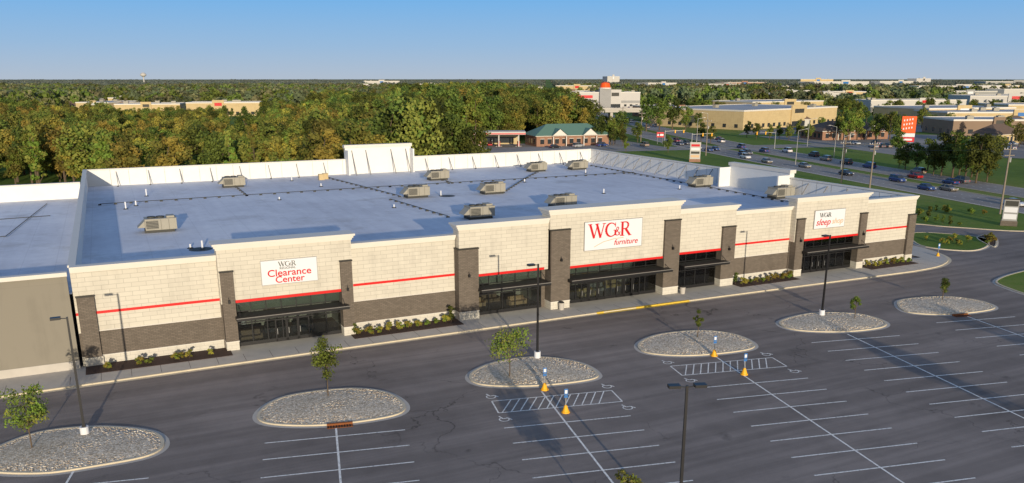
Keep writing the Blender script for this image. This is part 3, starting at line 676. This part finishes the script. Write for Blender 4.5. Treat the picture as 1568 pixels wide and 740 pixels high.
for px,r,wd,h,k in ((1010,560,30,7,'redbrick'),(1150,620,70,9,'tanwall'),(1210,900,90,10,'whitewall'),(1330,700,80,9,'whitewall'),(1420,520,60,9,'tanwall'),(1480,800,90,11,'whitewall'),(1540,620,60,9,'tanwall'),(1110,850,60,9,'whitewall'),(830,900,50,12,'brownwall'),(640,1700,60,14,'whitewall'),(1000,1000,60,10,'redbrick'),(1290,1300,120,12,'greywall'),(1400,1400,140,14,'whitewall'),(1530,1200,110,12,'whitewall'),(1460,430,34,7,'brownwall'),(1240,1900,160,18,'whitewall'),(1180,1500,80,12,'tanwall'),(928,2600,40,30,'whitewall'),(1395,2600,60,24,'whitewall'),(1110,2000,120,16,'redbrick'),(1500,2100,140,18,'greywall'),(150,1300,50,10,'whitewall'),(330,1250,60,10,'tanwall'),(560,2200,90,18,'whitewall'),(250,900,40,8,'redbrick'),(640,900,60,12,'whitewall'),(1350,1000,70,9,'tanwall'),
  (170,800,34,9,'tanwall'),(80,820,34,8,'redbrick'),(120,700,26,8,'tanwall'),(470,1000,50,12,'tanwall'),(540,1400,60,14,'whitewall'),(800,750,30,15,'whitewall'),(850,1300,60,14,'tanwall'),(1050,1300,70,12,'whitewall'),(1070,1700,90,14,'greywall'),(1180,1100,70,10,'whitewall'),(1260,1050,60,10,'tanwall'),(1440,1050,80,11,'greywall'),(1560,950,80,10,'whitewall'),(1500,1500,80,14,'tanwall'),(1340,2200,120,18,'whitewall'),(1220,2700,100,22,'tanwall'),(990,1700,70,16,'whitewall')):
    x,y=polar(px,r); bbuild('commercial_building',x,y,wd,rr.uniform(25,45),h,R(rr.uniform(-35,5)),k,units=2); BL.append((x,y,wd))
HS=[]
for px,r in ((100,760),(70,620),(440,900),(480,1100),(1530,380),(1555,470),(1190,480),(20,900),(130,560),(400,700),(30,700),(560,1000),(220,1050),(300,820)):
    x,y=polar(px,r); HS.append((x,y)); house('house',x,y,18,10,R(rr.uniform(-30,30)),rr.choice(['whitewall','redbrick','tanwall']),'brownroof',3.8,7.5,False)
x,y=polar(228,2600); b=MB(); b.beam((0,0,0),(0,0,28),1.6,'whitewall',1.6,n=10); b.beam((0,0,28),(0,0,32),2,'whitewall',8,n=16); b.beam((0,0,32),(0,0,36),8,'whitewall',8,n=16); b.beam((0,0,36),(0,0,40),8,'whitewall',3,n=16); b.obj('water_tower',None,(x,y,0))
b=MB(); b.box(-40,40,-6,6,5,6.4,'concrete'); b.box(-40,40,-6.3,-6,6.4,7.3,'concrete'); b.box(-40,40,6,6.3,6.4,7.3,'concrete')
for x in (-22,0,22): b.box(x-.8,x+.8,-5,5,0,5,'concrete')
b.obj('highway_bridge',None,(282,446,0),R(-25))
# ------------------------------------------------------------------ cars
def carmesh(kind,col):
    b=MB(); paintm=col
    if kind=='suv': L,Wd,hz,rh=4.7,.93,1.02,1.72; cab=(-2.2,-1.95,.55,1.35)
    else: L,Wd,hz,rh=4.6,.9,.88,1.42; cab=(-1.85,-1.15,.35,1.2)
    S=[(-L/2,.35,.62,.72),(-L/2+.12,.24,hz-.08,.94),(-1.4,.22,hz,1),(0,.22,hz,1),(1.2,.22,hz-.02,1),(L/2-.35,.24,hz-.16,.94),(L/2,.34,.6,.74)]
    o=len(b.v); i=b.mi(paintm)
    for x,z0,z1,wf in S:
        w2=Wd*wf
        b.v+=[(x,-w2*.92,z0),(x,-w2,z0+.18),(x,-w2,z1-.12),(x,-w2*.88,z1),(x,w2*.88,z1),(x,w2,z1-.12),(x,w2,z0+.18),(x,w2*.92,z0)]
    for s in range(len(S)-1):
        for j in range(8):
            b.f.append((o+s*8+j,o+s*8+(j+1)%8,o+(s+1)*8+(j+1)%8,o+(s+1)*8+j)); b.m.append(i)
    b.f.append(tuple(o+j for j in range(8)));b.m.append(i); e=o+(len(S)-1)*8; b.f.append(tuple(e+7-j for j in range(8)));b.m.append(i)
    x0,x1,x2,x3=cab; a=Wd*.86;c=Wd*.7; z0=hz-.02;z1=rh
    P=[(x0,-a,z0),(x3,-a,z0),(x3,a,z0),(x0,a,z0),(x1,-c,z1-.05),(x2,-c,z1-.05),(x2,c,z1-.05),(x1,c,z1-.05)]
    for f in ((0,1,5,4),(1,2,6,5),(2,3,7,6),(3,0,4,7)): b.poly([P[q] for q in f],'wglass')
    b.poly([(x1-.03,-c-.02,z1-.04),(x2+.03,-c-.02,z1-.04),(x2-.1,-c+.1,z1+.02),(x1+.1,-c+.1,z1+.02)],paintm); b.poly([(x1-.03,c+.02,z1-.04),(x1+.1,c-.1,z1+.02),(x2-.1,c-.1,z1+.02),(x2+.03,c+.02,z1-.04)],paintm)
    b.poly([(x1+.1,-c+.1,z1+.02),(x2-.1,-c+.1,z1+.02),(x2-.1,c-.1,z1+.02),(x1+.1,c-.1,z1+.02)],paintm)
    b.poly([(x1-.03,-c-.02,z1-.04),(x1+.1,-c+.1,z1+.02),(x1+.1,c-.1,z1+.02),(x1-.03,c+.02,z1-.04)],paintm); b.poly([(x2+.03,-c-.02,z1-.04),(x2+.03,c+.02,z1-.04),(x2-.1,c-.1,z1+.02),(x2-.1,-c+.1,z1+.02)],paintm)
    for s in (-1,1):
        b.beam((.0+(x1+x2)/2,s*(a+.003),z0),((x1+x2)/2,s*(c+.003),z1-.05),.04,paintm)
        for x in (-1.4,1.4): b.beam((x,s*(Wd-.2),.33),(x,s*(Wd+.02),.33),.33,'rubber',n=14); b.beam((x,s*(Wd+.02),.33),(x,s*(Wd+.035),.33),.18,'galv',n=10)
    for s in (-.62,.62): b.box(L/2-.1,L/2+.0,s-.16,s+.16,.58,.7,'signw'); b.box(-L/2-.01,-L/2+.1,s-.14,s+.14,.6,.74,'signred')
    return b
def cpaint(n,c):
    m,nt,bs=nmat(n); bs.inputs['Base Color'].default_value=(*c,1); bs.inputs['Roughness'].default_value=.25; setspec(bs,.5); bs.inputs['Coat Weight'].default_value=.6; return m
CP=[cpaint('car_paint_%d'%i,c) for i,c in enumerate([(.7,.7,.7),(.02,.02,.025),(.35,.36,.38),(.4,.02,.02),(.03,.06,.2),(.12,.12,.13),(.3,.26,.2)])]
protos=[None]*14
def car(x,y,rot,i=None):
    i=random.randrange(14) if i is None else i
    if protos[i] is None: protos[i]=carmesh('suv' if i%2 else 'sedan',CP[i//2]).obj('car',None,(x,y,.03),rot)
    else: inst('car',protos[i],(x,y,.03),rot)
for i in range(2,len(NE)-1):
    p=NE[i]; d=(NE[min(i+1,len(NE)-1)]-NE[i-1]).normalized(); n=Vector((d.y,-d.x)); a=math.atan2(d.y,d.x)
    if p.y>700 or p.y<95: continue
    for o,s in ((2.8,0),(6.7,0),(10.6,0),(20.2,math.pi),(24.3,math.pi),(28.2,math.pi)):
        if random.random()<(.13 if p.y<230 or p.y>280 else .28):
            q=p+n*o+d*random.uniform(-3,3); car(q.x,q.y,a+(0 if s else math.pi)+random.uniform(-.03,.03))
for ox,oy,rot,n,m in ((258,225,-15,7,2),(300,200,-15,8,2),(300,300,15,12,2),(375,600,-25,14,3),(440,575,-25,12,3)):
    for j in range(m):
        for i in range(n):
            if random.random()<.4:
                a=R(rot); u=i*2.9; v=j*16; car(ox+u*math.cos(a)-v*math.sin(a),oy+u*math.sin(a)+v*math.cos(a),a+math.pi/2+random.choice((0,math.pi)))
for x,y,r in ((120,276,0),(150,275,.1),(160,275,.2),(170,274,0),(133,296,1.2),(185,268,1.5)): car(x,y,r)
# ------------------------------------------------------------------ trees
def tree_geo(h,cr,cz0,nclump,nleaf,ls,mats,seed,trunk=.18,squash=1.0,limbs=7,shape='round',fill=.45,cl=(.24,.46)):
    r=np.random.default_rng(seed); b=MB()
    pts=[Vector((0,0,0))]
    for i in range(1,6):
        t=i/5; pts.append(Vector((r.normal()*.02*h*t,r.normal()*.02*h*t,h*.82*t)))
    for i in range(5): b.beam(pts[i],pts[i+1],trunk*(1-i/5.5),'wood',trunk*(1-(i+1)/5.5),n=6)
    C=[];ch=h-cz0
    for k in range(nclump):
        for _ in range(40):
            p=r.uniform(-1,1,3); q=np.linalg.norm(p)
            if q<1 and q>.25: break
        if shape=='cone': wz=1-.75*(p[2]*.5+.5)
        elif shape=='oval': wz=1-.25*abs(p[2])
        else: wz=1.0
        C.append(np.array([p[0]*cr*.78*wz,p[1]*cr*.78*wz,cz0+ch*(.5+.42*p[2])]))
    for k in range(min(limbs,nclump)):
        c=C[k]; z=min(max(c[2]-cr*.6,cz0*.7),h*.75); b.beam((0,0,z),tuple(c),trunk*.4,'wood',trunk*.1,n=5)
    mi=[b.mi(m) for m in mats]
    nv=len(b.v); V=[];F=[];MI=[]
    for k,c in enumerate(C):
        rad=cr*r.uniform(*cl)*(1 if shape!='cone' else .8); n=int(nleaf/nclump*(rad/(cr*.35))**2)
        d=r.normal(size=(n,3)); d/=np.linalg.norm(d,axis=1)[:,None]
        rr_=rad*(fill+(1-fill)*r.random(n)**.5)*r.uniform(.8,1.25,n)
        p=c+d*rr_[:,None]*np.array([1,1,.85*squash])
        nn=d+r.normal(size=(n,3))*.55; nn/=np.linalg.norm(nn,axis=1)[:,None]
        u=np.cross(nn,r.normal(size=(n,3))); u/=np.linalg.norm(u,axis=1)[:,None]; v=np.cross(nn,u)
        s=ls*r.uniform(.6,1.4,n)[:,None]
        base=len(V)
        q=np.stack([p-u*s*.5,p-v*s*.35,p+u*s*.5,p+v*s*.35],1).reshape(-1,3); V.extend(map(tuple,q))
        F.extend([(nv+base+4*i,nv+base+4*i+1,nv+base+4*i+2,nv+base+4*i+3) for i in range(n)])
        main=mi[int(r.integers(len(mi)))]
        MI.extend([main if x<.75 else mi[int(y)] for x,y in zip(r.random(n),r.integers(len(mi),size=n))])
    b.v+=V;b.f+=F;b.m+=MI
    return b
L_=LF
def instancer(name,pts,scl,rotz,idx,coll,sclz=None):
    me=bpy.data.meshes.new(name); me.from_pydata([tuple(p) for p in pts],[],[])
    sclz=scl if sclz is None else sclz
    v3=np.stack([np.array(scl,float),np.array(scl,float),np.array(sclz,float)],1).ravel()
    a=me.attributes.new('sc','FLOAT_VECTOR','POINT'); a.data.foreach_set('vector',list(map(float,v3)))
    a=me.attributes.new('ri','FLOAT','POINT'); a.data.foreach_set('value',list(map(float,rotz)))
    a=me.attributes.new('ix','INT','POINT'); a.data.foreach_set('value',list(map(int,idx)))
    o=bpy.data.objects.new(name,me); COL.objects.link(o)
    ng=bpy.data.node_groups.new(name,'GeometryNodeTree'); ng.interface.new_socket('Geometry',in_out='INPUT',socket_type='NodeSocketGeometry'); ng.interface.new_socket('Geometry',in_out='OUTPUT',socket_type='NodeSocketGeometry')
    N=ng.nodes; gi=N.new('NodeGroupInput'); go=N.new('NodeGroupOutput'); ip=N.new('GeometryNodeInstanceOnPoints'); ci=N.new('GeometryNodeCollectionInfo')
    ci.inputs['Collection'].default_value=coll; ci.inputs['Separate Children'].default_value=True; ci.inputs['Reset Children'].default_value=True
    def na(nm,t):
        n=N.new('GeometryNodeInputNamedAttribute'); n.data_type=t; n.inputs['Name'].default_value=nm
        return [s for s in n.outputs if s.enabled and s.name=='Attribute'][0]
    cx=N.new('ShaderNodeCombineXYZ'); ng.links.new(na('ri','FLOAT'),cx.inputs[2])
    er=N.new('FunctionNodeEulerToRotation'); ng.links.new(cx.outputs[0],er.inputs[0])
    ip.inputs['Pick Instance'].default_value=True
    ng.links.new(gi.outputs[0],ip.inputs['Points']); ng.links.new(ci.outputs[0],ip.inputs['Instance']); ng.links.new(na('ix','INT'),ip.inputs['Instance Index'])
    ng.links.new(er.outputs[0],ip.inputs['Rotation']); ng.links.new(na('sc','FLOAT_VECTOR'),ip.inputs['Scale']); ng.links.new(ip.outputs[0],go.inputs[0])
    md=o.modifiers.new('scatter','NODES'); md.node_group=ng; return o
cs=bpy.data.collections.new('stones')
for i,c in enumerate([(.66,.57,.45),(.46,.38,.29),(.78,.71,.60),(.34,.27,.20),(.60,.48,.35)]):
    bm=bmesh.new(); bmesh.ops.create_icosphere(bm,subdivisions=1,radius=1)
    for v in bm.verts: v.co=Vector((v.co.x*random.uniform(.8,1.2),v.co.y*random.uniform(.6,.9),v.co.z*random.uniform(.5,.7)))
    me=bpy.data.meshes.new('stone'); bm.to_mesh(me); bm.free(); me.materials.append(stonemat(i,c)); cs.objects.link(bpy.data.objects.new('stone',me))
instancer('gravel',gp,rng.uniform(.04,.10,len(gp)),rng.uniform(0,6.28,len(gp)),rng.integers(0,5,len(gp)),cs)
cf=bpy.data.collections.new('forest_tree_types')
PR=[('a',15,4.6,1.5,30,3000,['dg','mg','mg'],'round'),('b',15,3.8,1.5,28,2700,['mg','ol','br'],'oval'),('c',15,5.0,1.5,34,3200,['ol','ol','mg'],'round'),('d',15,3.6,1.0,26,2500,['ye','ol','ol'],'oval'),('e',15,4.2,1.5,28,2800,['dg','dg','mg'],'oval'),('f',15,4.4,1.4,28,2700,['br','mg','ol'],'round'),('g',15,3.0,1.0,24,2200,['ol','br'],'cone'),('h',15,4.0,1.0,26,2500,['ye','ye','ol'],'oval')]
for i,(n,h,cr,cz,nc,nl,ms,shp) in enumerate(PR):
    tree_geo(h,cr,cz,nc,nl,.62,[L_[m] for m in ms],100+i,trunk=.3,shape=shp,cl=(.2,.42)).obj('tree_type_'+n,coll=cf)
pts=[];sc=[];sz=[];ix=[]
def road_off(x,y):
    p=Vector((x,y)); bd=1e9;bs=0
    for i in range(0,len(NE)-1):
        q=NE[i]; dd=(p-q).length
        if dd<bd: bd=dd; d=(NE[i+1]-q).normalized(); bs=(p-q).dot(Vector((d.y,-d.x)))
    return bs
def azpx(x,y):
    az=math.atan2(x,y)-R(25.7); return 784+1300*math.tan(max(min(az,1.4),-1.4))
s=6.6
y=186.0
while y<640:
    x=-260.0
    while x<330:
        X=x+random.uniform(-2.9,2.9);Y=y+random.uniform(-2.9,2.9); px=azpx(X,Y); r=math.hypot(X,Y); x+=s
        if px<-160 or px>905: continue
        if px<150 and Y<215+ (150-px)*.08: continue
        if X>98 and Y<308: continue
        if X>80 and Y<262: continue
        if road_off(X,Y)>-6: continue
        if 345<px<405 and 330<r<560: continue
        if 60<px<470 and r>500 and (random.random()<.72 or r>610): continue
        if 872<px and r>420: continue
        if random.random()<.10: continue
        if px<480: h=random.uniform(9.0,15.5)+ (1.5 if px<160 and r<270 else 0)
        elif px<600: h=random.uniform(12,19)
        elif px<770: h=random.uniform(14.5,24.5)
        else: h=random.uniform(13,21)
        if 170<px<400 and r>300: h*=.8
        if 60<px<470 and r>500: h*=.75
        pts.append((X,Y,0)); sz.append(h/15); sc.append(h/15*random.uniform(.85,1.2))
        g=math.sin(X*.045+1.3)+math.sin(Y*.05+X*.02)
        wts=[3,2,2,.8,2.5,2,.8,.5] if px>500 else [1.5,1.5,3,2.2,1.1,1.5,1.2,1.8]
        if g>.6: wts[3]*=2.5; wts[7]*=2.5
        if g<-.6: wts[0]*=2;wts[4]*=2
        ix.append(random.choices(range(8),wts)[0])
    y+=s
instancer('forest',pts,sc,rng.uniform(0,6.28,len(pts)),ix,cf,sz)
pts=[];sc=[];ix=[]
def addt(px,r,h,t=None):
    x,y=polar(px,r); pts.append((x,y,0)); sc.append(h/15); ix.append(random.choice([0,1,4,4,0,5]) if t is None else t)
for _ in range(900):
    px=random.uniform(900,1640); r=random.uniform(300,900); x,y=polar(px,r); o=road_off(x,y)
    if -8<o<38: continue
    if abs((y-252)+.27*(x-200))<14 and x<420: continue
    if 235<x<500 and 180<y<352 and random.random()<.93: continue
    if 287-8<x<395 and 325<y<420: continue
    if 330<x<560 and 540<y<690 and random.random()<.93: continue
    if px<985 and r>430: continue
    if any(math.hypot(x-(q[0]+q[2]/2),y-q[1]-10)<q[2]*.62 for q in BL): continue
    if random.random()<.3: continue
    pts.append((x,y,0)); sc.append(random.uniform(7,13)/15); ix.append(random.choice([0,1,4,2,0,5]))
for px,r,h in ((1395,262,8),(1412,258,9),(1430,262,9.5),(1452,250,12),(1470,246,13.5),(1490,240,12),(1508,236,13),(1525,240,10),(1480,255,12),(1500,250,11),(1440,250,8),(1385,268,6),(1300,372,15),(1315,375,14),(1290,380,13),(1240,372,8),(1225,380,9),(1380,372,12),(1345,380,12),(1365,385,14),(1180,372,7),(1160,378,7),(1145,385,8),(1195,376,7),(1210,370,7),(990,420,20),(1010,425,17),(1030,430,18),(1050,430,14),(870,440,17),(1025,300,6),(940,330,8),(955,328,7),(1075,350,9),(1090,345,8),(960,300,5)): addt(px,r,h)
instancer('tree_line',pts,sc,rng.uniform(0,6.28,len(pts)),ix,cf)
cg=bpy.data.collections.new('grove_types'); cg2=bpy.data.collections.new('horizon_grove_types')
for g in range(8):
    far=g>=4
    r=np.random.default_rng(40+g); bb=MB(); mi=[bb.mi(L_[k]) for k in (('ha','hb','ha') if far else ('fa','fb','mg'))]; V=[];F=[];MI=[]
    for k in range(34):
        cx,cy=r.uniform(-32,32),r.uniform(-14,14); h=r.uniform(8,15); cr=r.uniform(3.5,6); n=130; m0=mi[int(r.choice([0,0,1,2]))]
        d=r.normal(size=(n,3)); d/=np.linalg.norm(d,axis=1)[:,None]
        p=np.array([cx,cy,h*.55])+d*np.array([cr,cr,h*.45])*(.7+.3*r.random(n))[:,None]
        nn=d+r.normal(size=(n,3))*.5; u=np.cross(nn,r.normal(size=(n,3))); u/=np.linalg.norm(u,axis=1)[:,None]; v=np.cross(nn,u); v/=np.linalg.norm(v,axis=1)[:,None]
        s_=2.1*r.uniform(.6,1.3,n)[:,None]; base=len(V)
        V.extend(map(tuple,np.stack([p-u*s_*.5,p-v*s_*.5,p+u*s_*.5,p+v*s_*.5],1).reshape(-1,3)))
        F.extend([(base+4*i,base+4*i+1,base+4*i+2,base+4*i+3) for i in range(n)]); MI.extend([m0]*n)
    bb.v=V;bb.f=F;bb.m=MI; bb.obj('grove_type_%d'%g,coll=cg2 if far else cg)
pts=[];sc=[];rz=[];far=[]
for _ in range(5600):
    px=random.uniform(-150,1720); r=640*math.exp(random.random()*2.6)
    if px>950 and r<760: continue
    if r<700 and 60<px<470: continue
    if 872<px<985 and r<760: continue
    x,y=polar(px,r)
    if road_off(x,y)>-30 and road_off(x,y)<60: continue
    if any(math.hypot(x-(q[0]+q[2]/2),y-q[1]-5)<q[2]*.7+12 or (abs(azpx(x,y)-azpx(q[0]+q[2]/2,q[1]))<q[2]*.4*1300/math.hypot(q[0],q[1]) and 0<math.hypot(q[0],q[1])-r<110) for q in BL): continue
    if any(math.hypot(x-q[0]-8,y-q[1])<38 for q in HS): continue
    if px>950 and random.random()<.38: continue
    if math.sin(x*.011+1)*math.sin(y*.008)>.5: continue
    pts.append((x,y,0)); sc.append(random.uniform(.8,1.25)); rz.append(-R(25)+random.uniform(-.6,.6)); far.append(r>1700)
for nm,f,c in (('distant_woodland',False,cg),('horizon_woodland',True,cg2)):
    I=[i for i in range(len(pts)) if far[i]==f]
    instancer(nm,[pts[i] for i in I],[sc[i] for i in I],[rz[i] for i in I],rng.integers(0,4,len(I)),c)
def ptree(x,y,h,cr,seed,mats,nl=2400,nc=22,shape='oval',cz=None,ls=.17):
    return tree_geo(h,cr,cz or h*.3,nc,nl,ls,[L_[m] for m in mats],seed,trunk=.06,shape=shape,limbs=14,fill=.3,cl=(.2,.4)).obj('young_tree',None,(x,y,.1))
ptree(-7.2,62.3,5.1,1.75,1,['mg','br','ol'],2600,30); ptree(13.8,63.1,5.2,1.5,2,['mg','br','dg'],2400,28); ptree(29.0,60.8,4.6,2.3,3,['ol','mg','br'],2400,28,'round',1.9)
ptree(50.7,62.8,3.0,.6,4,['dg','mg'],1500,12,ls=.13,cz=1.0); ptree(70.3,61.1,2.9,.75,5,['dg','mg','mg'],1700,12,ls=.13,cz=.8); ptree(85.5,62.2,2.9,.9,6,['dg','mg'],1700,12,ls=.13,cz=.8)
ptree(22.7,33.2,5.0,1.5,7,['mg','br','ol'],3400); ptree(59,22,6.4,2.4,8,['mg','br'],4200); ptree(75,24,6.4,2.4,11,['mg','br'],4200)
for pts_ in ([(17,34),(18,31),(24,29.5),(28,30.5),(28.5,33),(25,35.5),(20,36)],[(54,24),(55,21),(60,19.5),(65,20.5),(65,23),(62,25.5),(57,26)]): kerbed('gravel_island',pts_,'gravel')
shp=[]
for i,(mats,w_,hh) in enumerate(((['mg','br'],.45,.7),(['br','ye'],.5,.8),(['ye','ol'],.45,.9),(['dg','mg'],.55,1.3))):
    shp.append(tree_geo(hh,w_,.1,9,700,.11,[L_[m] for m in mats],60+i,trunk=.02,limbs=3,fill=.2,shape='cone' if i==3 else 'round'))
first=[None]*4
def shrub(x,y,t,s=1,z=.17):
    nm=['shrub','shrub','ornamental_grass','evergreen_shrub'][t]
    if first[t] is None: first[t]=shp[t].obj(nm,None,(x,y,z)); first[t].scale=(s,s,s)
    else: inst(nm,first[t],(x,y,z),random.uniform(0,6),s)
for x in (-2.2,.4,1.2,3.4,3.9,4.6,6.4): shrub(x,78.2+random.uniform(-.4,.4),random.choice([0,1,2]),random.uniform(.7,1.1))
for x in np.arange(20.6,31,1.05): shrub(x,78.3+random.uniform(-.4,.4),random.choice([0,1,1,2]),random.uniform(.8,1.2))
shrub(30.7,78.6,3,1.5); shrub(20.3,78.7,3,1.0); shrub(68.9,78.7,3,1.3)
for x in np.arange(69.4,78,.85): shrub(x,78.3+random.uniform(-.4,.4),random.choice([0,1,2,2]),random.uniform(.8,1.2))
for x in np.arange(91.6,100,.95): shrub(x,78.3+random.uniform(-.4,.4),random.choice([0,1,2]),random.uniform(.8,1.2))
for _ in range(10): shrub(random.uniform(113.5,122.5),random.uniform(83.5,89),random.choice([0,1,2]),random.uniform(.7,1.2),.12)
for _ in range(16):
    t=random.random(); shrub(122.5+6*t+random.uniform(-.5,.5),82.6+4.4*t+random.uniform(-.7,.7),random.choice([0,2,2]),random.uniform(.7,1.2),.12)
for _ in range(18): shrub(random.uniform(131,150),random.uniform(96,110),random.choice([0,1,3]),random.uniform(1,2.0),0)
